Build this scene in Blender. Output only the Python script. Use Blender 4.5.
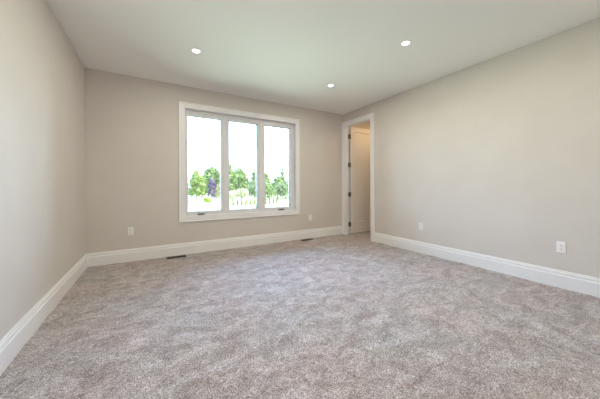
import bpy, bmesh, math, random
import numpy as np
from mathutils import Vector, Matrix

for o in list(bpy.data.objects):
    bpy.data.objects.remove(o, do_unlink=True)
sc = bpy.context.scene
C = sc.collection

# ------------------------------------------------------------------ camera
F_PX, YAW, PITCH, CY, EYE, ROLL = 250.374, 0.5346, -0.0017, 186.55, 1.1005, 0.004
cam_d = bpy.data.cameras.new('camera')
cam = bpy.data.objects.new('camera', cam_d)
C.objects.link(cam)
cam_d.sensor_fit = 'HORIZONTAL'
cam_d.sensor_width = 36.0
cam_d.lens = 36.0 * F_PX / 600.0
cam_d.shift_y = (CY - 199.5) / 600.0
cam_d.clip_start = 0.02
cam_d.clip_end = 500
fwd = Vector((math.sin(YAW) * math.cos(PITCH), math.cos(YAW) * math.cos(PITCH), math.sin(PITCH)))
right = Vector((math.cos(YAW), -math.sin(YAW), 0))
up = right.cross(fwd)
e1 = right * math.cos(ROLL) - up * math.sin(ROLL)
e2 = right * math.sin(ROLL) + up * math.cos(ROLL)
m = Matrix((e1, e2, -fwd)).transposed().to_4x4()
m.translation = Vector((0, 0, EYE))
cam.matrix_world = m
sc.camera = cam

# ------------------------------------------------------------------ exposure
sc.view_settings.view_transform = 'Standard'
sc.view_settings.look = 'None'
sc.view_settings.gamma = 1.0
sc.view_settings.use_curve_mapping = False
sc.view_settings.exposure = 0.06

# ------------------------------------------------------------------ sky
SKY_STRENGTH = 16.0
world = bpy.data.worlds.new('daylight_sky')
sc.world = world
world.use_nodes = True
nt = world.node_tree
nt.nodes.clear()
w_out = nt.nodes.new('ShaderNodeOutputWorld')
w_bg = nt.nodes.new('ShaderNodeBackground')
w_tc = nt.nodes.new('ShaderNodeTexCoord')
w_sep = nt.nodes.new('ShaderNodeSeparateXYZ')
w_rmp = nt.nodes.new('ShaderNodeValToRGB')
nt.links.new(w_tc.outputs['Generated'], w_sep.inputs[0])
nt.links.new(w_sep.outputs['Z'], w_rmp.inputs[0])
el = w_rmp.color_ramp.elements
el[0].position, el[0].color = 0.0, (0.75, 0.90, 1.08, 1)
el[1].position, el[1].color = 0.75, (0.33, 0.56, 1.1, 1)
e = el.new(0.25)
e.color = (0.50, 0.73, 1.1, 1)
nt.links.new(w_rmp.outputs[0], w_bg.inputs['Color'])
w_bg.inputs['Strength'].default_value = SKY_STRENGTH
nt.links.new(w_bg.outputs[0], w_out.inputs['Surface'])

# ------------------------------------------------------------------ sun (behind the house)
sun_d = bpy.data.lights.new('sun', 'SUN')
sun_d.energy = 34.0
sun_d.angle = math.radians(2)
sun_d.color = (1.0, 0.93, 0.70)
sun = bpy.data.objects.new('sun', sun_d)
C.objects.link(sun)
sun.rotation_euler = (math.radians(38), 0, math.radians(80))   # high on the right, shines towards -x and down
sun.location = (0, -20, 20)

# daylight portal filling the window opening (guides the sky's own light)
por_d = bpy.data.lights.new('window_daylight_portal', 'AREA')
por_d.shape = 'RECTANGLE'
por_d.size, por_d.size_y = 2.1, 1.78
por_d.cycles.is_portal = True
por = bpy.data.objects.new('window_daylight_portal', por_d)
C.objects.link(por)
por.location = (1.5, 4.70, 1.48)
por.rotation_euler = (math.radians(-90), 0, 0)

sc.cycles.use_denoising = True
sc.cycles.max_bounces = 16
sc.cycles.diffuse_bounces = 12
sc.cycles.glossy_bounces = 6
sc.cycles.transparent_max_bounces = 16
sc.cycles.sample_clamp_indirect = 6.0
sc.cycles.caustics_reflective = False
sc.cycles.caustics_refractive = False

# ------------------------------------------------------------------ dimensions
L, R, D, H = -0.7845, 3.782, 4.464, 2.74      # left wall, right wall, back wall, ceiling
REAR = -1.30
WT = 0.114                                    # inner wall thickness
DY0, DY1, DZ = 3.600, 4.366, 2.452            # doorway in the right wall
WX0, WX1, WZ0, WZ1 = 0.462, 2.542, 0.611, 2.385   # window opening
HX1, HY0, HY1 = 5.10, 1.6, D                  # hall behind the doorway
GROUND = -1.5

# ------------------------------------------------------------------ materials
def principled(name, col, rough=0.5, metal=0.0, spec=0.5):
    mt = bpy.data.materials.new(name)
    mt.use_nodes = True
    b = mt.node_tree.nodes['Principled BSDF']
    b.inputs['Base Color'].default_value = (*col, 1)
    b.inputs['Roughness'].default_value = rough
    b.inputs['Metallic'].default_value = metal
    b.inputs['Specular IOR Level'].default_value = spec
    return mt, mt.node_tree, b

def noise_col(nt, bsdf, a, b, scale, detail=2.0, lo=0.35, hi=0.65, coord='Object', vec_scale=None):
    tc = nt.nodes.new('ShaderNodeTexCoord')
    nz = nt.nodes.new('ShaderNodeTexNoise')
    nz.inputs['Scale'].default_value = scale
    nz.inputs['Detail'].default_value = detail
    src = tc.outputs[coord]
    if vec_scale:
        mp = nt.nodes.new('ShaderNodeMapping')
        mp.inputs['Scale'].default_value = vec_scale
        nt.links.new(src, mp.inputs[0])
        src = mp.outputs[0]
    nt.links.new(src, nz.inputs['Vector'])
    rp = nt.nodes.new('ShaderNodeValToRGB')
    rp.color_ramp.elements[0].position = lo
    rp.color_ramp.elements[1].position = hi
    rp.color_ramp.elements[0].color = (*a, 1)
    rp.color_ramp.elements[1].color = (*b, 1)
    nt.links.new(nz.outputs['Fac'], rp.inputs[0])
    if bsdf:
        nt.links.new(rp.outputs[0], bsdf.inputs['Base Color'])
    return nz, rp

def bump_from(nt, bsdf, scale, strength, dist, detail=2.0):
    tc = nt.nodes.new('ShaderNodeTexCoord')
    nz = nt.nodes.new('ShaderNodeTexNoise')
    nz.inputs['Scale'].default_value = scale
    nz.inputs['Detail'].default_value = detail
    nt.links.new(tc.outputs['Object'], nz.inputs['Vector'])
    bp = nt.nodes.new('ShaderNodeBump')
    bp.inputs['Strength'].default_value = strength
    bp.inputs['Distance'].default_value = dist
    nt.links.new(nz.outputs['Fac'], bp.inputs['Height'])
    nt.links.new(bp.outputs[0], bsdf.inputs['Normal'])

M = {}
WALL_COL = (0.68, 0.642, 0.598)
M['wall'], t_, b_ = principled('greige_wall_paint', WALL_COL, 0.55, spec=0.3)
noise_col(t_, b_, tuple(c * 0.985 for c in WALL_COL), tuple(c * 1.015 for c in WALL_COL), 3.0)
bump_from(t_, b_, 180, 0.08, 0.002)
M['ceiling'], t_, b_ = principled('flat_white_ceiling_paint', (0.90, 0.90, 0.88), 0.9, spec=0.1)
bump_from(t_, b_, 120, 0.05, 0.002)
M['trim'], t_, b_ = principled('satin_white_trim_paint', (0.86, 0.865, 0.87), 0.32, spec=0.45)
M['vinyl'], t_, b_ = principled('white_window_vinyl', (0.78, 0.795, 0.81), 0.3, spec=0.5)
M['door'], t_, b_ = principled('white_door_paint', (0.82, 0.80, 0.77), 0.4, spec=0.4)
M['plate'], t_, b_ = principled('white_plastic', (0.88, 0.88, 0.87), 0.3)
M['slot'], t_, b_ = principled('dark_slot', (0.03, 0.03, 0.03), 0.6)
M['nickel'], t_, b_ = principled('brushed_nickel', (0.30, 0.27, 0.23), 0.4, metal=1.0)
M['crank'], t_, b_ = principled('grey_painted_metal', (0.13, 0.135, 0.14), 0.4, metal=0.2)
M['vent'], t_, b_ = principled('dark_brown_metal', (0.028, 0.022, 0.018), 0.45, metal=0.4)
M['shade_liner'], t_, b_ = principled('grey_shade_liner', (0.055, 0.058, 0.062), 0.5)
M['stop'], t_, b_ = principled('glazing_stop', (0.70, 0.74, 0.80), 0.3)

# glass: clear pane with Fresnel reflection
g = bpy.data.materials.new('clear_glass')
g.use_nodes = True
nt = g.node_tree
nt.nodes.clear()
go = nt.nodes.new('ShaderNodeOutputMaterial')
gm = nt.nodes.new('ShaderNodeMixShader')
gt = nt.nodes.new('ShaderNodeBsdfTransparent')
gt.inputs[0].default_value = (0.97, 0.985, 0.98, 1)
gg = nt.nodes.new('ShaderNodeBsdfGlossy')
gg.inputs['Roughness'].default_value = 0.0
gf = nt.nodes.new('ShaderNodeFresnel')
gf.inputs[0].default_value = 1.35
nt.links.new(gf.outputs[0], gm.inputs[0])
nt.links.new(gt.outputs[0], gm.inputs[1])
nt.links.new(gg.outputs[0], gm.inputs[2])
nt.links.new(gm.outputs[0], go.inputs['Surface'])
M['glass'] = g

def emitter(name, col, s):
    mt = bpy.data.materials.new(name)
    mt.use_nodes = True
    nt = mt.node_tree
    nt.nodes.clear()
    o = nt.nodes.new('ShaderNodeOutputMaterial')
    em = nt.nodes.new('ShaderNodeEmission')
    em.inputs[0].default_value = (*col, 1)
    em.inputs[1].default_value = s
    nt.links.new(em.outputs[0], o.inputs['Surface'])
    return mt
M['lamp'] = emitter('led_lens_lit', (1.0, 0.92, 0.82), 9.0)
M['hall_lamp'] = emitter('hall_led_lens_lit', (1.0, 0.75, 0.45), 9.0)
LAMP_W, LAMP_COL, LAMP_SPREAD = 9.5, (1.0, 0.91, 0.76), 180
HALL_W, HALL_COL = 7.0, (1.0, 0.66, 0.34)


# carpet
CARP_A, CARP_B = (0.565, 0.50, 0.48), (0.85, 0.81, 0.805)
cp, nt, b_ = principled('taupe_carpet_pile_shade', CARP_A, 0.95, spec=0.05)
b_.inputs['Sheen Weight'].default_value = 0.15
b_.inputs['Sheen Roughness'].default_value = 0.5
tc = nt.nodes.new('ShaderNodeTexCoord')
def nz_(scale, detail, rough=0.5, dist=0.0, mp=None):
    n = nt.nodes.new('ShaderNodeTexNoise')
    n.inputs['Scale'].default_value = scale
    n.inputs['Detail'].default_value = detail
    n.inputs['Roughness'].default_value = rough
    n.inputs['Distortion'].default_value = dist
    if mp:
        k = nt.nodes.new('ShaderNodeMapping')
        k.inputs['Scale'].default_value = mp[0]
        k.inputs['Rotation'].default_value = (0, 0, mp[1])
        nt.links.new(tc.outputs['Object'], k.inputs[0])
        nt.links.new(k.outputs[0], n.inputs['Vector'])
    else:
        nt.links.new(tc.outputs['Object'], n.inputs['Vector'])
    return n
def ramp_(src, p0, p1, c0, c1):
    r = nt.nodes.new('ShaderNodeValToRGB')
    r.color_ramp.elements[0].position, r.color_ramp.elements[1].position = p0, p1
    r.color_ramp.elements[0].color, r.color_ramp.elements[1].color = (*c0, 1), (*c1, 1)
    nt.links.new(src, r.inputs[0])
    return r
def mix_(a, b, fac, mode='MIX'):
    x = nt.nodes.new('ShaderNodeMix')
    x.data_type = 'RGBA'
    x.blend_type = mode
    x.inputs[0].default_value = fac
    nt.links.new(a, x.inputs[6])
    nt.links.new(b, x.inputs[7])
    return x.outputs[2]
tread = ramp_(nz_(5.5, 8.0, 0.68, 0.9, ((1.0, 1.45, 1.0), 0.5)).outputs['Fac'], 0.39, 0.63, CARP_A, CARP_B)  # shading of brushed pile and tread marks, put into the colour
tuft = ramp_(nz_(150.0, 1.0, 0.5).outputs['Fac'], 0.42, 0.60, (0.30, 0.29, 0.28), (1.0, 1.0, 1.0))
fleck = ramp_(nz_(42.0, 3.0, 0.7).outputs['Fac'], 0.38, 0.62, (0.70, 0.68, 0.68), (1.0, 1.0, 1.0))
tint = ramp_(nz_(1.3, 3.0, 0.5).outputs['Fac'], 0.38, 0.62, (1.0, 0.95, 0.94), (0.96, 0.99, 1.0))
c = mix_(tread.outputs[0], tuft.outputs[0], 0.8, 'MULTIPLY')
c = mix_(c, fleck.outputs[0], 0.8, 'MULTIPLY')
c = mix_(c, tint.outputs[0], 1.0, 'MULTIPLY')
spot = ramp_(nz_(4.2, 3.0, 0.5, 0.3, ((1.0, 1.2, 1.0), 0.9)).outputs['Fac'], 0.60, 0.66, (1.0, 1.0, 1.0), (1.15, 1.16, 1.18))  # paler tread marks, also pile shading put into the colour
c = mix_(c, spot.outputs[0], 1.0, 'MULTIPLY')
nt.links.new(c, b_.inputs['Base Color'])
bp = nt.nodes.new('ShaderNodeBump')
bp.inputs['Strength'].default_value = 0.8
bp.inputs['Distance'].default_value = 0.006
nt.links.new(nz_(110.0, 3.0, 0.6).outputs['Fac'], bp.inputs['Height'])
nt.links.new(bp.outputs[0], b_.inputs['Normal'])
M['carpet'] = cp

# outdoors
LEAF_K = 0.29
M['ground'], t_, b_ = principled('pale_dry_ground', (0.5, 0.5, 0.4), 0.9, spec=0.1)
noise_col(t_, b_, (0.26, 0.33, 0.14), (0.46, 0.45, 0.33), 0.35, 5.0, 0.40, 0.58)
M['bark'], t_, b_ = principled('grey_brown_bark', (0.20, 0.16, 0.12), 0.9)
noise_col(t_, b_, (0.14, 0.11, 0.09), (0.27, 0.22, 0.17), 6.0, 3.0)
M['siding'], t_, b_ = principled('white_outside_siding', (0.75, 0.75, 0.73), 0.6)
M['white_post'], t_, b_ = principled('white_painted_post', (0.85, 0.85, 0.84), 0.5)

def leaf_mat(name, a, b):
    a, b = [(LEAF_K * q[0] * 1.08, LEAF_K * q[1], LEAF_K * q[2] * 0.72) for q in (a, b)]
    mt = bpy.data.materials.new(name)
    mt.use_nodes = True
    nt = mt.node_tree
    nt.nodes.clear()
    o = nt.nodes.new('ShaderNodeOutputMaterial')
    df = nt.nodes.new('ShaderNodeBsdfDiffuse')
    tr = nt.nodes.new('ShaderNodeBsdfTranslucent')
    mx = nt.nodes.new('ShaderNodeMixShader')
    mx.inputs[0].default_value = 0.3
    _, rp = noise_col(nt, None, a, b, 1.4, 3.0, 0.36, 0.64)
    nt.links.new(rp.outputs[0], df.inputs[0])
    nt.links.new(rp.outputs[0], tr.inputs[0])
    nt.links.new(df.outputs[0], mx.inputs[1])
    nt.links.new(tr.outputs[0], mx.inputs[2])
    nt.links.new(mx.outputs[0], o.inputs['Surface'])
    return mt
M['leaf_bright'] = leaf_mat('bright_green_leaves', (0.26, 0.42, 0.12), (0.62, 0.72, 0.34))
M['leaf_mid'] = leaf_mat('mid_green_leaves', (0.24, 0.40, 0.18), (0.58, 0.68, 0.38))
M['leaf_cool'] = leaf_mat('cool_green_needles', (0.26, 0.36, 0.22), (0.56, 0.62, 0.42))
M['leaf_purple'] = leaf_mat('purple_leaves', (0.20, 0.15, 0.26), (0.44, 0.36, 0.56))
M['leaf_tan'] = leaf_mat('tan_leaves', (0.56, 0.46, 0.24), (0.86, 0.76, 0.46))
M['leaf_pale'] = leaf_mat('pale_cream_blossom', (0.56, 0.62, 0.42), (1.35, 1.32, 1.10))
M['leaf_lime'] = leaf_mat('lime_green_leaves', (0.44, 0.60, 0.10), (0.70, 0.80, 0.22))
M['leaf_cedar'] = leaf_mat('young_cedar_leaves', (0.32, 0.44, 0.09), (0.52, 0.64, 0.18))
M['leaf_dark'] = leaf_mat('deep_green_leaves', (0.10, 0.17, 0.09), (0.17, 0.24, 0.14))
M['leaf_far'] = leaf_mat('far_hedgerow_leaves', (0.13, 0.20, 0.09), (0.26, 0.32, 0.18))

# ------------------------------------------------------------------ helpers
def link(name, bm, mat, parent=None, smooth=False, bevel=0.0, seg=2):
    me = bpy.data.meshes.new(name)
    bm.normal_update()
    bm.to_mesh(me)
    bm.free()
    for x in (mat if isinstance(mat, (list, tuple)) else [mat]):
        me.materials.append(x)
    o = bpy.data.objects.new(name, me)
    C.objects.link(o)
    if parent is not None:
        o.parent = parent
    if smooth:
        for p in me.polygons:
            p.use_smooth = True
    if bevel > 0:
        md = o.modifiers.new('bevel', 'BEVEL')
        md.width = bevel
        md.segments = seg
        md.limit_method = 'ANGLE'
        md.angle_limit = math.radians(35)
    return o

def box(bm, x0, x1, y0, y1, z0, z1):
    v = [bm.verts.new((x, y, z)) for x in (x0, x1) for y in (y0, y1) for z in (z0, z1)]
    for f in ((0, 1, 3, 2), (4, 6, 7, 5), (0, 4, 5, 1), (2, 3, 7, 6), (0, 2, 6, 4), (1, 5, 7, 3)):
        bm.faces.new([v[i] for i in f])

def boxes(*bs):
    bm = bmesh.new()
    for b in bs:
        box(bm, *b)
    return bm

def cyl(bm, p0, p1, r0, r1=None, n=16):
    r1 = r0 if r1 is None else r1
    p0, p1 = Vector(p0), Vector(p1)
    ax = (p1 - p0).normalized()
    a = ax.orthogonal().normalized()
    b = ax.cross(a)
    A, B = [], []
    for i in range(n):
        t = 2 * math.pi * i / n
        d = a * math.cos(t) + b * math.sin(t)
        A.append(bm.verts.new(p0 + d * r0))
        B.append(bm.verts.new(p1 + d * r1))
    for i in range(n):
        j = (i + 1) % n
        bm.faces.new((A[i], A[j], B[j], B[i]))
    bm.faces.new(A[::-1])
    bm.faces.new(B)

def lathe(bm, prof, n=32, axis='z', org=(0, 0, 0)):
    rings = []
    for r, h in prof:
        ring = []
        for i in range(n):
            t = 2 * math.pi * i / n
            p = Vector((r * math.cos(t), r * math.sin(t), h))
            if axis == 'y':
                p = Vector((p.x, -p.z, p.y))
            ring.append(bm.verts.new(p + Vector(org)))
        rings.append(ring)
    for a, b in zip(rings[:-1], rings[1:]):
        for i in range(n):
            j = (i + 1) % n
            bm.faces.new((a[i], a[j], b[j], b[i]))
    return rings

def sweep_rect(bm, prof, closed_path, to3d, closed=True):
    """mitred sweep: path of (u, v) corners, prof of (offset outwards, height)."""
    n = len(closed_path)
    rows = []
    for i in range(n):
        p = Vector(closed_path[i])
        if closed or 0 < i < n - 1:
            d0 = (p - Vector(closed_path[i - 1])).normalized()
            d1 = (Vector(closed_path[(i + 1) % n]) - p).normalized()
        elif i == 0:
            d0 = d1 = (Vector(closed_path[1]) - p).normalized()
        else:
            d0 = d1 = (p - Vector(closed_path[i - 1])).normalized()
        n0, n1 = Vector((d0.y, -d0.x)), Vector((d1.y, -d1.x))
        mi = (n0 + n1)
        mi = mi / max(mi.dot(n0), 1e-6)
        rows.append([bm.verts.new(to3d(p + mi * o, h)) for o, h in prof])
    k = len(prof)
    for i in range(n if closed else n - 1):
        a, b = rows[i], rows[(i + 1) % n]
        for j in range(k):
            q = (j + 1) % k
            bm.faces.new((a[j], b[j], b[q], a[q]))
    if not closed:
        bm.faces.new(rows[0])
        bm.faces.new(rows[-1][::-1])
    bmesh.ops.recalc_face_normals(bm, faces=bm.faces)

def empty(name, loc):
    o = bpy.data.objects.new(name, None)
    o.empty_display_size = 0.1
    C.objects.link(o)
    o.location = loc
    return o

def tag(o, label=None, cat=None, group=None, kind=None):
    if label: o['label'] = label
    if cat: o['category'] = cat
    if group: o['group'] = group
    if kind: o['kind'] = kind
    return o

def struct(o, label=None, cat=None):
    return tag(o, label, cat, kind='structure')

def shifted(bm, loc):
    bmesh.ops.translate(bm, verts=bm.verts, vec=-Vector(loc))
    return bm

# ------------------------------------------------------------------ room shell
OUT = 0.20
struct(link('wall_left', boxes((L - OUT, L, REAR - OUT, D + OUT, -0.25, H)), M['wall']), 'plain greige wall on the left side of the room', 'wall')
struct(link('wall_back', boxes(
    (L, WX0 - 0.018, D, D + OUT, -0.25, H), (WX1 + 0.018, R + WT, D, D + OUT, -0.25, H),
    (WX0 - 0.018, WX1 + 0.018, D, D + OUT, -0.25, WZ0 - 0.018), (WX0 - 0.018, WX1 + 0.018, D, D + OUT, WZ1 + 0.018, H)),
    M['wall']), 'greige far wall holding the three-pane window', 'wall')
struct(link('wall_right', boxes(
    (R, R + WT, REAR, DY0 - 0.018, -0.05, H), (R, R + WT, DY1 + 0.018, D, -0.05, H),
    (R, R + WT, DY0 - 0.018, DY1 + 0.018, DZ + 0.018, H)), M['wall']), 'long greige wall on the right with the doorway at its far end', 'wall')
struct(link('wall_rear', boxes((L, R + WT, REAR - OUT, REAR, -0.25, H)), M['wall']), 'greige wall behind the camera', 'wall')
struct(link('ceiling', boxes((L - OUT, HX1 + OUT, REAR - OUT, D + OUT, H, H + 0.25)), M['ceiling']), 'flat white ceiling with recessed lights', 'ceiling')
struct(link('wall_hall', boxes(
    (HX1, HX1 + OUT, HY0 - OUT, HY1 + OUT, -0.25, H), (R + WT, HX1, HY1, HY1 + OUT, -0.25, H),
    (R + WT, HX1, HY0 - OUT, HY0, -0.25, H)), M['wall']), 'warm lit hall walls beyond the open doorway', 'wall')

# carpet floor: fine grid of real tufted relief
def carpet():
    x0, x1, y0, y1, st = L - 0.01, HX1, REAR - 0.01, D + 0.01, 0.014
    nx, ny = int((x1 - x0) / st) + 1, int((y1 - y0) / st) + 1
    rng = np.random.default_rng(4)
    def smooth(a, k):
        for _ in range(k):
            a = (a + np.roll(a, 1, 0) + np.roll(a, -1, 0) + np.roll(a, 1, 1) + np.roll(a, -1, 1)) / 5
        return a
    fine = rng.normal(0, 1, (ny, nx))
    mid = smooth(rng.normal(0, 1, (ny, nx)), 6); mid /= mid.std()
    big = smooth(rng.normal(0, 1, (ny, nx)), 60); big /= big.std()
    z = 0.0010 * fine + 0.0016 * mid + 0.0022 * big
    z = np.clip(z, -0.008, 0.008)
    X, Y = np.meshgrid(np.linspace(x0, x1, nx), np.linspace(y0, y1, ny))
    me = bpy.data.meshes.new('floor')
    idx = np.arange(nx * ny).reshape(ny, nx)
    faces = np.stack([idx[:-1, :-1], idx[:-1, 1:], idx[1:, 1:], idx[1:, :-1]], -1).reshape(-1, 4)
    V = np.stack([X, Y, z], -1).reshape(-1, 3)
    me.vertices.add(len(V)); me.vertices.foreach_set('co', V.ravel())
    me.loops.add(faces.size); me.loops.foreach_set('vertex_index', faces.ravel().astype(np.int32))
    me.polygons.add(len(faces)); me.polygons.foreach_set('loop_start', np.arange(0, faces.size, 4, dtype=np.int32))
    me.update(calc_edges=True); me.validate()
    for p in me.polygons: p.use_smooth = True
    me.materials.append(M['carpet'])
    o = bpy.data.objects.new('floor', me)
    C.objects.link(o)
    return struct(o, 'wall to wall grey taupe carpet covering the floor, tread shading put into its colour', 'carpet')
carpet()
struct(link('floor_slab', boxes((L, HX1, REAR, D, -0.25, -0.03)), M['siding']), 'floor deck under the carpet', 'floor')

# baseboards: profiled moulding, mitred in the left back corner
BB = [(0, 0.0), (0.019, 0.0), (0.019, 0.133), (0.0175, 0.137), (0.0120, 0.139), (0.0110, 0.156),
      (0.0140, 0.160), (0.0135, 0.166), (0.0090, 0.174), (0.0085, 0.184), (0.0060, 0.188), (0, 0.188)]
def baseboard(name, path, label):
    bm = bmesh.new()
    sweep_rect(bm, BB, path, lambda p, h: Vector((p.x, p.y, h - 0.004)), closed=False)
    return struct(link(name, bm, M['trim']), label, 'baseboard')
# the path runs so that its right-hand side faces into the room
CAS = 0.097
baseboard('baseboard_left', [(L, REAR), (L, D)], 'white moulded baseboard along the left wall')
baseboard('baseboard_back', [(L + 0.0, D), (R, D)], 'white moulded baseboard under the window wall')
baseboard('baseboard_right', [(R, DY0 - CAS), (R, REAR)], 'white moulded baseboard along the right wall')
baseboard('baseboard_rear', [(R, REAR), (L, REAR)], 'white moulded baseboard behind the camera')

# ------------------------------------------------------------------ window
win = empty('window_1', (1.5, D, WZ0))
struct(win, 'white framed three-pane window in the far wall', 'window')
def wpart(name, bm, mat, parent=win, org=(1.5, D, WZ0), **k):
    return link(name, shifted(bm, org), mat, parent, **k)
# casing: picture frame of flat boards with an eased inner bead and raised back band
bm = bmesh.new()
CP = [(0, 0), (0, 0.011), (0.006, 0.015), (0.076, 0.016), (0.080, 0.021), (0.092, 0.021), (0.096, 0.017), (0.096, 0)]
cx0, cx1, cz0, cz1 = WX0 + 0.009, WX1 - 0.006, WZ0 + 0.006, WZ1 - 0.006
sweep_rect(bm, CP, [(cx0, cz0), (cx1, cz0), (cx1, cz1), (cx0, cz1)],
           lambda p, h: Vector((p.x, D - h, p.y)))
wpart('casing', bm, M['trim'])
# extension jamb lining the opening
FY = D + 0.074
wpart('jamb', boxes((WX0 - 0.018, WX0, D - 0.001, FY + 0.11, WZ0 - 0.018, WZ1 + 0.018), (WX1, WX1 + 0.018, D - 0.001, FY + 0.11, WZ0 - 0.018, WZ1 + 0.018),
                    (WX0, WX1, D - 0.001, FY + 0.11, WZ0 - 0.018, WZ0), (WX0, WX1, D - 0.001, FY + 0.11, WZ1, WZ1 + 0.018)), M['trim'])
GX = [(0.523, 1.062), (1.212, 1.745), (1.906, 2.462)]     # glazed openings
GZ0, GZ1 = 0.684, 2.291
SW = 0.040                                                # sash member width
# fixed outer frame with two mullions, sashes set 6 mm back inside it
fr = []
xs = [WX0, GX[0][0] - SW, GX[0][1] + SW, GX[1][0] - SW, GX[1][1] + SW, GX[2][0] - SW, GX[2][1] + SW, WX1]
for i in (0, 2, 4, 6):
    fr.append((xs[i], xs[i + 1], FY, FY + 0.10, WZ0, WZ1))
for i in (1, 3, 5):
    fr.append((xs[i], xs[i + 1], FY, FY + 0.10, WZ0, GZ0 - SW))
    fr.append((xs[i], xs[i + 1], FY, FY + 0.10, GZ1 + SW, WZ1))
wpart('frame', boxes(*fr), M['vinyl'], bevel=0.002)
for i, (a, b) in enumerate(GX):
    bm = bmesh.new()
    SY = FY + 0.005
    SP = [(0.004, 0.0), (0, 0.012), (0, 0.095), (SW - 0.0015, 0.095), (SW - 0.0015, 0.0), (SW - 0.006, -0.003), (0.008, -0.003)]
    sweep_rect(bm, SP, [(a, GZ0), (b, GZ0), (b, GZ1), (a, GZ1)], lambda p, h: Vector((p.x, SY + h, p.y)))
    s = wpart('sash', bm, M['vinyl'])
    gb = bmesh.new()  # dark liner added to tone down the skylit sides of the sash
    sweep_rect(gb, [(-0.0015, 0.014), (0.002, 0.014), (0.002, 0.088), (-0.0015, 0.088)],
               [(a, GZ0), (b, GZ0), (b, GZ1), (a, GZ1)], lambda p, h: Vector((p.x, SY + h, p.y)))
    link('shade_liner', shifted(gb, (1.5, D, WZ0)), M['shade_liner'], s)
    link('pane', shifted(boxes((a + 0.0005, b - 0.0005, SY + 0.0885, SY + 0.0925, GZ0 + 0.0005, GZ1 - 0.0005)), (1.5, D, WZ0)), M['glass'], s)
# folded crank operators under the two casement sashes
def crank(xc, z):
    bm = bmesh.new()
    y = FY
    # cover: low wedge-shaped housing
    prof = [(-0.058, 0), (-0.050, 0.013), (0.040, 0.016), (0.058, 0.010), (0.060, 0)]
    f0 = [bm.verts.new((xc + px, y - 0.001, z + h)) for px, h in prof]
    f1 = [bm.verts.new((xc + px * 0.93, y - 0.030, z + h * 0.8)) for px, h in prof]
    bm.faces.new(f0); bm.faces.new(f1[::-1])
    for i in range(len(prof)):
        j = (i + 1) % len(prof)
        bm.faces.new((f0[i], f1[i], f1[j], f0[j]))
    bmesh.ops.recalc_face_normals(bm, faces=bm.faces)
    o = wpart('crank_operator', bm, M['crank'], bevel=0.002)
    o['label'] = 'grey folding window crank'
    h = bmesh.new()
    cyl(h, (xc - 0.045, y - 0.030, z + 0.008), (xc + 0.035, y - 0.034, z + 0.010), 0.0045, 0.004, 12)
    cyl(h, (xc + 0.035, y - 0.034, z + 0.004), (xc + 0.035, y - 0.034, z + 0.016), 0.007, 0.006, 12)
    link('crank_handle', shifted(h, (1.5, D, WZ0)), M['crank'], o, smooth=False)
crank(0.720, 0.628)
crank(2.240, 0.628)
# sash lock levers on the mullions
for lx in (1.083 + 0.052, 1.906 - 0.052):
    bm = boxes((lx - 0.009, lx + 0.009, FY - 0.004, FY + 0.001, 0.76, 0.93))
    o = wpart('lock_plate', bm, M['vinyl'], bevel=0.002)
    lv = boxes((lx - 0.005, lx + 0.005, FY - 0.016, FY - 0.003, 0.80, 0.90))
    link('lock_lever', shifted(lv, (1.5, D, WZ0)), M['vinyl'], o, bevel=0.003)

# ------------------------------------------------------------------ doorway and open door
dr = empty('door_1', (R, DY1, 0))
struct(dr, 'white panel door standing open in the doorway at the far right', 'door')
DORG = (R, DY1, 0)
def dpart(name, bm, mat, parent=dr, **k):
    return link(name, shifted(bm, DORG), mat, parent, **k)
# casing on the room side (three boards, mitred) and on the hall side
for side, name in ((-1, 'casing'), (1, 'casing')):
    bm = bmesh.new()
    y0, y1, z1 = DY0 - 0.005 + 0.006, DY1 + 0.005 - 0.006, DZ + 0.001
    if side < 0:
        sweep_rect(bm, CP, [(y0, -0.005), (y0, z1), (y1, z1), (y1, -0.005)][::-1],
                   lambda p, h: Vector((R - h, p.x, p.y)), closed=False)
    else:
        cp2 = [(o * 0.95, h) for o, h in CP]
        sweep_rect(bm, cp2, [(y0, -0.005), (y0, z1), (y1, z1), (y1, -0.005)][::-1],
                   lambda p, h: Vector((R + WT + h, p.x, p.y)), closed=False)
    dpart(name, bm, M['trim'])
JX1 = R + WT
dpart('jamb', boxes((R - 0.0005, JX1, DY1, DY1 + 0.018, -0.005, DZ + 0.018), (R - 0.0005, JX1, DY0 - 0.018, DY0, -0.005, DZ + 0.018),
                    (R - 0.0005, JX1, DY0, DY1, DZ, DZ + 0.018),
                    # door stops
                    (R + 0.03, JX1 - 0.040, DY0, DY0 + 0.011, -0.005, DZ), (R + 0.03, JX1 - 0.040, DY1 - 0.011, DY1, -0.005, DZ),
                    (R + 0.03, JX1 - 0.040, DY0 + 0.011, DY1 - 0.011, DZ - 0.011, DZ)), M['trim'])
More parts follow.
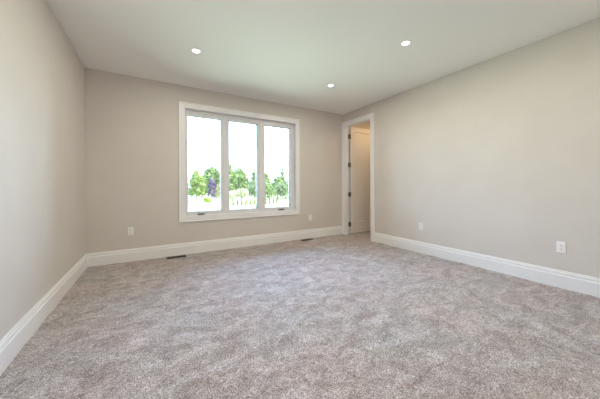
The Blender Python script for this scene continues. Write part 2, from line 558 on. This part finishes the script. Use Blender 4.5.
# leaf, opened 90 degrees into the hall; its room face looks at the camera
LX0 = JX1 + 0.020
LX1 = LX0 + 0.755
LYF, LYB = DY1 - 0.046, DY1 - 0.011
Z0, Z1 = 0.014, DZ - 0.004
def panel_door():
    bm = bmesh.new()
    st, tr_, brl = 0.112, 0.105, 0.255
    a, b, c_, d_ = LX0 + st, LX1 - st, Z0 + brl, Z1 - tr_
    box(bm, LX0, a, LYF, LYB, Z0, Z1)
    box(bm, b, LX1, LYF, LYB, Z0, Z1)
    box(bm, a, b, LYF, LYB, Z0, c_)
    box(bm, a, b, LYF, LYB, d_, Z1)
    leaf = dpart('door_leaf', bm, M['door'])
    pm = bmesh.new()
    # recessed flat panel with a sloped sticking on both faces
    for y, s in ((LYF, 1), (LYB, -1)):
        o4 = [(a, c_), (b, c_), (b, d_), (a, d_)]
        i4 = [(a + 0.012, c_ + 0.012), (b - 0.012, c_ + 0.012), (b - 0.012, d_ - 0.012), (a + 0.012, d_ - 0.012)]
        vo = [pm.verts.new((x, y + s * 0.001, z)) for x, z in o4]
        vi = [pm.verts.new((x, y + s * 0.015, z)) for x, z in i4]
        for i in range(4):
            j = (i + 1) % 4
            pm.faces.new((vo[i], vo[j], vi[j], vi[i]) if s > 0 else (vo[i], vi[i], vi[j], vo[j]))
        pm.faces.new(vi if s > 0 else vi[::-1])
    bmesh.ops.recalc_face_normals(pm, faces=pm.faces)
    dpart('panel', pm, M['door'], leaf).location = (0, 0, 0)
    # round knob on both faces
    kb = bmesh.new()
    kx, kz = LX1 - 0.065, 0.93
    for y, s in ((LYF, -1), (LYB, 1)):
        cyl(kb, (kx, y, kz), (kx, y + s * 0.008, kz), 0.030, 0.028, 24)
        cyl(kb, (kx, y + s * 0.008, kz), (kx, y + s * 0.036, kz), 0.010, 0.010, 16)
        cyl(kb, (kx, y + s * 0.036, kz), (kx, y + s * 0.046, kz), 0.016, 0.026, 24)
        cyl(kb, (kx, y + s * 0.046, kz), (kx, y + s * 0.058, kz), 0.026, 0.020, 24)
    k = dpart('knob', kb, M['nickel'], leaf)
    return leaf
leaf = panel_door()
hz = [0.222, 0.905, 1.578, 2.230]
for z in hz:
    hb = bmesh.new()
    hx, hy = JX1 + 0.008, DY1 - 0.006
    cyl(hb, (hx, hy - 0.006, z - 0.05), (hx, hy - 0.006, z + 0.05), 0.0085, n=16)
    cyl(hb, (hx, hy - 0.006, z + 0.05), (hx, hy - 0.006, z + 0.056), 0.006, 0.003, n=12)
    box(hb, JX1 - 0.033, hx, DY1 - 0.0025, DY1 - 0.0002, z - 0.05, z + 0.05)      # leaf on the jamb
    box(hb, LX0 - 0.0025, LX0 - 0.0001, LYF + 0.003, hy, z - 0.05, z + 0.05)      # leaf on the door edge
    h = dpart('hinge', hb, M['nickel'], dr)
    h['label'] = 'dark metal butt hinge'

# ------------------------------------------------------------------ recessed ceiling lights
def downlight(x, y, label, mat='lamp', z=H):
    o = empty('recessed_light', (x, y, z))
    tag(o, label, 'ceiling light', 'recessed ceiling lights')
    bm = bmesh.new()
    lathe(bm, [(0.041, -0.0035), (0.043, -0.005), (0.050, -0.0045), (0.054, -0.002), (0.055, 0.0)], 40)
    link('trim_ring', bm, M['plate'], o, smooth=True)
    bm = bmesh.new()
    rg = lathe(bm, [(0.0415, -0.0032), (0.031, -0.0042), (0.016, -0.0048)], 40)
    bm.faces.new(rg[-1])
    bmesh.ops.recalc_face_normals(bm, faces=bm.faces)
    for f in bm.faces:
        if f.normal.z > 0:
            f.normal_flip()
    link('lens', bm, M[mat], o, smooth=True)
    ld = bpy.data.lights.new('led_light', 'AREA')
    ld.shape = 'DISK'
    ld.size = 0.076
    ld.energy = LAMP_W if mat == 'lamp' else HALL_W
    ld.color = LAMP_COL if mat == 'lamp' else HALL_COL
    ld.spread = math.radians(LAMP_SPREAD)
    lo = bpy.data.objects.new('led_light', ld)
    C.objects.link(lo)
    lo.parent = o
    lo.location = (0, 0, -0.0065)
    return o
downlight(0.468, 3.240, 'lit recessed ceiling light above the left half of the window')
downlight(2.518, 3.258, 'lit recessed ceiling light closest to the doorway corner')
downlight(2.518, 1.857, 'lit recessed ceiling light on the right, nearest the camera')
for x in (0.468, 2.518):  # unseen lamps continuing the grid, added for room light
    downlight(x, 0.460, 'lit recessed ceiling light added out of view above the camera, %s side' % ('left' if x < 1 else 'right'))
downlight(0.468, 1.857, 'lit recessed ceiling light added out of view left of the visible three')  # unseen as well, added for its light on the room
downlight(4.50, 3.72, 'warm recessed light in the hall ceiling beyond the doorway', 'hall_lamp')

# ------------------------------------------------------------------ wall plates
def outlet(loc, rot, label, duplex=True):
    """built facing -y at the origin, then turned and placed on its wall"""
    o = empty('wall_outlet', loc)
    o.rotation_euler = (0, 0, rot)
    tag(o, label, 'outlet', 'white wall plates')
    w, h = 0.0365, 0.0595
    bm = bmesh.new()
    rows = []
    for ins, dp in ((0, 0.0), (0, 0.004), (0.003, 0.0065)):
        rows.append([bm.verts.new((sx * (w - ins), -dp, sz * (h - ins))) for sx, sz in ((-1, -1), (1, -1), (1, 1), (-1, 1))])
    for a, b in zip(rows[:-1], rows[1:]):
        for i in range(4):
            bm.faces.new((a[i], a[(i + 1) % 4], b[(i + 1) % 4], b[i]))
    bm.faces.new(rows[-1])
    bmesh.ops.recalc_face_normals(bm, faces=bm.faces)
    link('cover_plate', bm, M['plate'], o)
    if duplex:
        for s in (-1, 1):
            rb = bmesh.new()
            zc = s * 0.0195
            pts = []
            for i in range(28):
                t = 2 * math.pi * i / 28
                pts.append((0.0172 * math.cos(t), max(-0.0143, min(0.0143, 0.0172 * math.sin(t)))))
            a = [rb.verts.new((x, -0.0063, zc + z)) for x, z in pts]
            b = [rb.verts.new((x * 0.97, -0.0090, zc + z * 0.97)) for x, z in pts]
            for i in range(28):
                rb.faces.new((a[i], a[(i + 1) % 28], b[(i + 1) % 28], b[i]))
            rb.faces.new(b)
            bmesh.ops.recalc_face_normals(rb, faces=rb.faces)
            r = link('receptacle', rb, M['plate'], o)
            sb = boxes((-0.0078, -0.0050, -0.0094, -0.0085, zc - 0.001, zc + 0.0085), (0.0050, 0.0078, -0.0094, -0.0085, zc - 0.001, zc + 0.0075))
            cyl(sb, (0, -0.0085, zc - 0.0075), (0, -0.0094, zc - 0.0075), 0.0032, n=14)
            link('slot', sb, M['slot'], r)
        cb = bmesh.new()
        cyl(cb, (0, -0.006, 0), (0, -0.0078, 0), 0.003, 0.0025, 14)
        link('screw', cb, M['plate'], o)
    else:
        rb = boxes((-0.0165, 0.0165, -0.0085, -0.0060, -0.0335, 0.0335))
        link('insert', rb, M['plate'], o, bevel=0.001)
    return o
outlet((-0.272, D, 0.443), 0, 'white duplex outlet on the far wall left of the window')
outlet((2.892, D, 0.431), 0, 'plain white wall plate on the far wall right of the window', duplex=False)
outlet((R, 2.510, 0.428), -math.pi / 2, 'white duplex outlet on the right wall nearer the doorway')
outlet((R, 0.884, 0.432), -math.pi / 2, 'white duplex outlet on the right wall nearest the camera')

# ------------------------------------------------------------------ floor registers
def register(x, y, label):
    o = empty('floor_register', (x, y, 0.004))
    tag(o, label, 'floor vent', 'dark floor vents')
    lx, ly = 0.137, 0.045
    bm = bmesh.new()
    sweep_rect(bm, [(0, 0.001), (0, 0.006), (0.012, 0.006), (0.020, 0.0025), (0.020, -0.004), (0, -0.004)],
               [(-lx + .02, -ly + .02), (lx - .02, -ly + .02), (lx - .02, ly - .02), (-lx + .02, ly - .02)],
               lambda p, h: Vector((p.x, p.y, h)))
    link('frame', bm, M['vent'], o)
    bs = [(-lx + .02, lx - .02, -ly + .02, ly - .02, -0.004, -0.0025), (-lx + .02, lx - .02, -0.003, 0.003, -0.002, 0.005)]
    n = 22
    for i in range(n):
        cx = -lx + .026 + (2 * lx - .052) * i / (n - 1)
        bs.append((cx - 0.0016, cx + 0.0016, -ly + .02, ly - .02, -0.002, 0.005))
    link('grille', boxes(*bs), M['vent'], o)
    return o
register(0.327, 4.335, 'dark floor vent in the carpet under the left end of the window')
register(2.735, 4.335, 'dark floor vent in the carpet right of the window, near the doorway')

# ------------------------------------------------------------------ outdoors
gb = bmesh.new()
N = 40
vs = {}
rnd = random.Random(3)
for i in range(N + 1):
    for j in range(N + 1):
        x, y = -80 + 180 * i / N, -40 + 180 * j / N
        vs[i, j] = gb.verts.new((x, y, GROUND - 0.02 + rnd.uniform(-0.02, 0.02)))
for i in range(N):
    for j in range(N):
        gb.faces.new((vs[i, j], vs[i + 1, j], vs[i + 1, j + 1], vs[i, j + 1]))
struct(link('ground', gb, M['ground'], smooth=True), 'pale sunlit yard ground outside the window', 'ground')
struct(link('foundation', boxes((L - 0.15, HX1 + 0.15, REAR - 0.15, D + 0.15, GROUND - 0.1, -0.25)), M['siding']), 'house foundation below the floor', 'foundation')

def crown_mesh(blobs, n, leaf, seed, cone=None):
    rng = random.Random(seed)
    bm = bmesh.new()
    def quad(p, nrm, s):
        nrm = nrm.normalized()
        a = nrm.orthogonal().normalized()
        q = Matrix.Rotation(rng.uniform(0, 6.28), 3, nrm)
        a = q @ a
        b = nrm.cross(a)
        s1, s2 = s * rng.uniform(0.7, 1.2), s * rng.uniform(0.45, 0.8)
        vv = [bm.verts.new(p + a * s1), bm.verts.new(p + b * s2 + nrm * s * 0.15), bm.verts.new(p - a * s1), bm.verts.new(p - b * s2 + nrm * s * 0.15)]
        bm.faces.new(vv)
    if cone:
        h, r, z0 = cone
        for k in range(n):
            t = rng.random() ** 1.2
            rr = r * (1 - t) ** 0.85 * (0.75 + 0.35 * math.cos(t * 40)) * math.sqrt(rng.uniform(0.35, 1.0)) + 0.01
            an = rng.uniform(0, 6.283)
            d = Vector((math.cos(an), math.sin(an), rng.uniform(-0.2, 0.6)))
            quad(Vector((rr * math.cos(an), rr * math.sin(an), z0 + h * t)), d + Vector((0, 0, rng.uniform(-.5, .5))), leaf)
    vol = sum(b[3] ** 2 for b in blobs) if blobs else 1
    for (bx, by, bz, br) in blobs:
        for k in range(int(n * br * br / vol)):
            d = Vector((rng.gauss(0, 1), rng.gauss(0, 1), rng.gauss(0, 1))).normalized()
            p = Vector((bx, by, bz)) + Vector((d.x, d.y, d.z * 0.9)) * br * rng.uniform(0.72, 1.06)
            quad(p, d + Vector((rng.gauss(0, .45), rng.gauss(0, .45), rng.gauss(0, .45))), leaf)
    return bm

def trunk_mesh(h, r, seed, forks=4, spread=0.8, top=None):
    rng = random.Random(seed)
    bm = bmesh.new()
    hz_ = h * 0.45
    cyl(bm, (0, 0, -0.1), (0, 0, 0.25), r * 1.35, r, 12)
    cyl(bm, (0, 0, 0.25), (0, 0, hz_), r, r * 0.75, 12)
    for k in range(forks):
        a = 6.283 * k / forks + rng.uniform(-.4, .4)
        e_ = Vector((math.cos(a) * spread, math.sin(a) * spread, h * rng.uniform(0.7, 0.85)))
        cyl(bm, (0, 0, hz_ - 0.05), e_, r * 0.5, r * 0.15, 8)
    cyl(bm, (0, 0, hz_), (0, 0, h * 0.9), r * 0.6, r * 0.12, 8)
    return bm

def tree(name, x, y, h, w, leafmat, label, cat, group, seed, n=1500, leaf=0.20, low=0.08):
    rng = random.Random(seed)
    o = empty(name, (x, y, GROUND))
    tag(o, label, cat, group)
    r = w / 2
    blobs = [(0, 0, h * 0.62, r * 0.62), (0, 0, h - r * 0.42, r * 0.42)]
    nb = 13
    for k in range(nb):
        t = (k + .5) / nb
        z = h * (low + 0.08 + (0.80 - low) * t)
        prof = math.sin(math.pi * min(1, 0.22 + 0.72 * t)) ** 0.7
        an = k * 2.4 + rng.uniform(-.3, .3)
        br = r * rng.uniform(0.36, 0.52)
        rad = max(0, r * prof - br * 0.75)
        blobs.append((math.cos(an) * rad, math.sin(an) * rad, min(z, h - br * 0.95), br))
    link('crown', crown_mesh(blobs, n, leaf, seed), M[leafmat], o)
    link('trunk', trunk_mesh(h * 0.85, 0.05 + 0.028 * h, seed, spread=r * 0.5), M['bark'], o)
    return o

def conifer(name, x, y, h, w, leafmat, label, cat, group, seed, n=1000, leaf=0.16):
    o = empty(name, (x, y, GROUND))
    tag(o, label, cat, group)
    link('crown', crown_mesh([], n, leaf, seed, cone=(h * 0.97, w / 2, h * 0.03)), M[leafmat], o)
    bm = bmesh.new()
    cyl(bm, (0, 0, -0.1), (0, 0, h * 0.93), 0.02 * h + 0.02, 0.01, 10)
    link('trunk', bm, M['bark'], o)
    return o

def bush(name, x, y, h, w, leafmat, label, cat, group, seed, n=600, leaf=0.11):
    rng = random.Random(seed)
    o = empty(name, (x, y, GROUND))
    tag(o, label, cat, group)
    r = w / 2
    blobs = [(0, 0, h * 0.55, min(r, h * 0.45) * 0.9)]
    for k in range(8):
        an = k * 2.4
        br = min(r, h * 0.5) * rng.uniform(0.40, 0.6)
        blobs.append((math.cos(an) * (r - br) * 0.95, math.sin(an) * (r - br) * 0.95, max(br * 0.8, rng.uniform(0.3, 0.98) * (h - br)), br))
    link('foliage', crown_mesh(blobs, n, leaf, seed), M[leafmat], o)
    bm = bmesh.new()
    for k in range(4):
        an = 1.57 * k + .3
        cyl(bm, (0.03 * math.cos(an), 0.03 * math.sin(an), -0.06), (math.cos(an) * r * .45, math.sin(an) * r * .45, h * 0.6), 0.025, 0.01, 8)
    link('stem', bm, M['bark'], o)
    return o

TG = 'trees beyond the yard'
Hh = lambda top: top - GROUND
tree('leafy_tree', 7.42, 52, Hh(4.40), 3.9, 'leaf_bright', 'bright green rounded tree at the left edge of the left pane', 'tree', TG, 11, 2200)
tree('leafy_tree', 13.2, 66, Hh(6.45), 7.0, 'leaf_mid', 'tall pale green tree behind the purple tree', 'tree', TG, 12, 4000, 0.26)
tree('purple_leaf_tree', 10.02, 50, Hh(2.73), 2.0, 'leaf_purple', 'narrow purple-leaved tree in the left pane', 'tree', TG, 13, 1300, 0.15)
tree('tan_leaf_tree', 10.55, 46, Hh(1.54), 1.6, 'leaf_tan', 'small tan-leaved tree right of the purple tree', 'tree', TG, 14, 900, 0.13)
bush('low_shrub', 7.68, 42, Hh(-0.58), 1.5, 'leaf_lime', 'low lime green shrub at the foot of the left tree', 'shrub', 'garden shrubs', 15)
tree('leafy_tree', 15.7, 60, Hh(6.81), 4.0, 'leaf_mid', 'tallest tree, at the left edge of the middle pane', 'tree', TG, 16, 3200, 0.24)
tree('leafy_tree', 23.2, 76, Hh(7.05), 6.6, 'leaf_mid', 'wide green tree in the middle of the middle pane', 'tree', TG, 17, 4600, 0.25)
conifer('conifer_tree', 24.5, 66.5, Hh(6.2), 5.0, 'leaf_cool', 'pale pointed conifer at the right of the middle pane', 'tree', TG, 18, 3000, 0.24)
tree('leafy_tree', 20.6, 55, Hh(2.6), 4.2, 'leaf_cool', 'grey green tree behind the pale blossoming shrub', 'tree', TG, 27, 1500, 0.18)
bush('blossom_shrub', 14.99, 48, Hh(0.88), 3.1, 'leaf_pale', 'rounded cream blossoming shrub behind the cedar row', 'shrub', 'garden shrubs', 19, 1500, 0.13)
bush('blossom_shrub', 12.6, 46, Hh(0.5), 1.9, 'leaf_pale', 'smaller cream shrub at the left edge of the middle pane', 'shrub', 'garden shrubs', 20, 800, 0.12)
tree('leafy_tree', 25.2, 60, Hh(4.79), 4.0, 'leaf_bright', 'bright green tree at the left edge of the right pane', 'tree', TG, 21, 1800, 0.2)
tree('leafy_tree', 24.83, 52, Hh(3.56), 3.6, 'leaf_mid', 'round-topped green tree in the middle of the right pane', 'tree', TG, 22, 1800, 0.2)
conifer('spruce_tree', 33.04, 66, Hh(6.6), 4.8, 'leaf_cool', 'dark pointed spruce in the right pane', 'tree', TG, 23, 3200, 0.24)
tree('leafy_tree', 33.2, 61, Hh(3.9), 5.0, 'leaf_cool', 'broad grey green tree at the right edge of the right pane', 'tree', TG, 24, 1700, 0.2)
tree('leafy_tree', 19.7, 46, Hh(1.8), 3.3, 'leaf_mid', 'low leafy tree behind the right end of the cedar row', 'tree', TG, 25, 1300, 0.17)
tree('leafy_tree', 23.5, 46.8, Hh(1.8), 3.6, 'leaf_cool', 'low grey green tree below the spruce', 'tree', TG, 26, 1400, 0.17)
# clipped hedges
def hedge(x0, x1, y0, y1, h, mat, label, seed):
    o = empty('clipped_hedge', ((x0 + x1) / 2, (y0 + y1) / 2, GROUND))
    tag(o, label, 'hedge', 'clipped hedges')
    rng = random.Random(seed)
    bm = bmesh.new()
    hx, hy = (x1 - x0) / 2, (y1 - y0) / 2
    n = int(260 * (hx * hy + (hx + hy) * h))
    for k in range(n):
        p = Vector((rng.uniform(-hx, hx), rng.uniform(-hy, hy), rng.uniform(0.02, h)))
        f = rng.randrange(5)
        nr = [Vector((1, 0, .2)), Vector((-1, 0, .2)), Vector((0, 1, .2)), Vector((0, -1, .2)), Vector((0, 0, 1))][f]
        if f == 0: p.x = hx
        if f == 1: p.x = -hx
        if f == 2: p.y = hy
        if f in (3,): p.y = -hy
        if f == 4: p.z = h
        p += Vector((rng.gauss(0, .03), rng.gauss(0, .03), rng.gauss(0, .02)))
        nr = (nr + Vector((rng.gauss(0, .4), rng.gauss(0, .4), rng.gauss(0, .4)))).normalized()
        a = nr.orthogonal().normalized() * 0.08
        b = nr.cross(a)
        bm.faces.new([bm.verts.new(p + a), bm.verts.new(p + b * .7), bm.verts.new(p - a), bm.verts.new(p - b * .7)])
    link('foliage', bm, M[mat], o)
    for k in range(5):
        x = -hx * .8 + hx * 1.6 * k / 4
        sb = bmesh.new()
        cyl(sb, (x, 0, -0.05), (x, 0, h * 0.8), 0.03, 0.015, 8)
        link('stem', sb, M['bark'], o)
hedge(3.0, 5.2, 40.0, 41.0, 1.55, 'leaf_dark', 'clipped deep green hedge at the far left of the left pane', 31)
hedge(19.4, 25.8, 40.6, 41.3, 0.45, 'leaf_dark', 'low deep green hedge right of the cedar row', 32)
# leafy hedgerow closing the far side of the yard
o = empty('far_hedgerow', (34.0, 84.0, GROUND))
tag(o, 'far leafy hedgerow filling the gaps behind all the trees', 'hedge', kind='stuff')
rng = random.Random(77)
bl = []
for k in range(46):
    br = rng.uniform(1.2, 2.1)
    bl.append((-28 + 56 * k / 45, rng.uniform(-1.2, 1.2), rng.uniform(1.2, 4.6 - br) if k % 3 else rng.uniform(2.6, 3.4), br))
    bl.append((-28 + 56 * k / 45, rng.uniform(-1.5, 1.5), 1.0, 1.5))
link('foliage', crown_mesh(bl, 9000, 0.30, 78), M['leaf_far'], o)
# row of young cedars
n = 13
for i in range(n):
    t = i / (n - 1)
    x = 8.75 + 7.5 * t
    y = 33.4 + 0.9 * t
    where = ['first, at the left end', 'second from the left', 'third from the left', 'fourth from the left', 'fifth from the left',
             'sixth from the left', 'seventh from the left', 'eighth from the left', 'ninth from the left',
             'tenth from the left', 'eleventh from the left', 'twelfth from the left', 'last at the right end'][i]
    hgt = 1.12 + 0.14 * math.sin(i * 2.3) + 0.1 * t
    conifer('young_cedar', x, y, hgt, 0.52, 'leaf_cedar', 'young lime green cedar of the planted row, ' + where, 'tree', 'row of young cedars', 60 + i, 600, 0.06)
# white marker post by the hedge and a stake in the yard
pb = boxes((-0.09, 0.09, -0.09, 0.09, -0.1, 1.22))
cyl(pb, (0, 0, 1.22), (0, 0, 1.30), 0.125, 0.03, 4)
o = link('yard_post', pb, M['white_post'])
o.location = (5.15, 38.0, GROUND)
tag(o, 'short white post beside the clipped hedge in the yard', 'post')
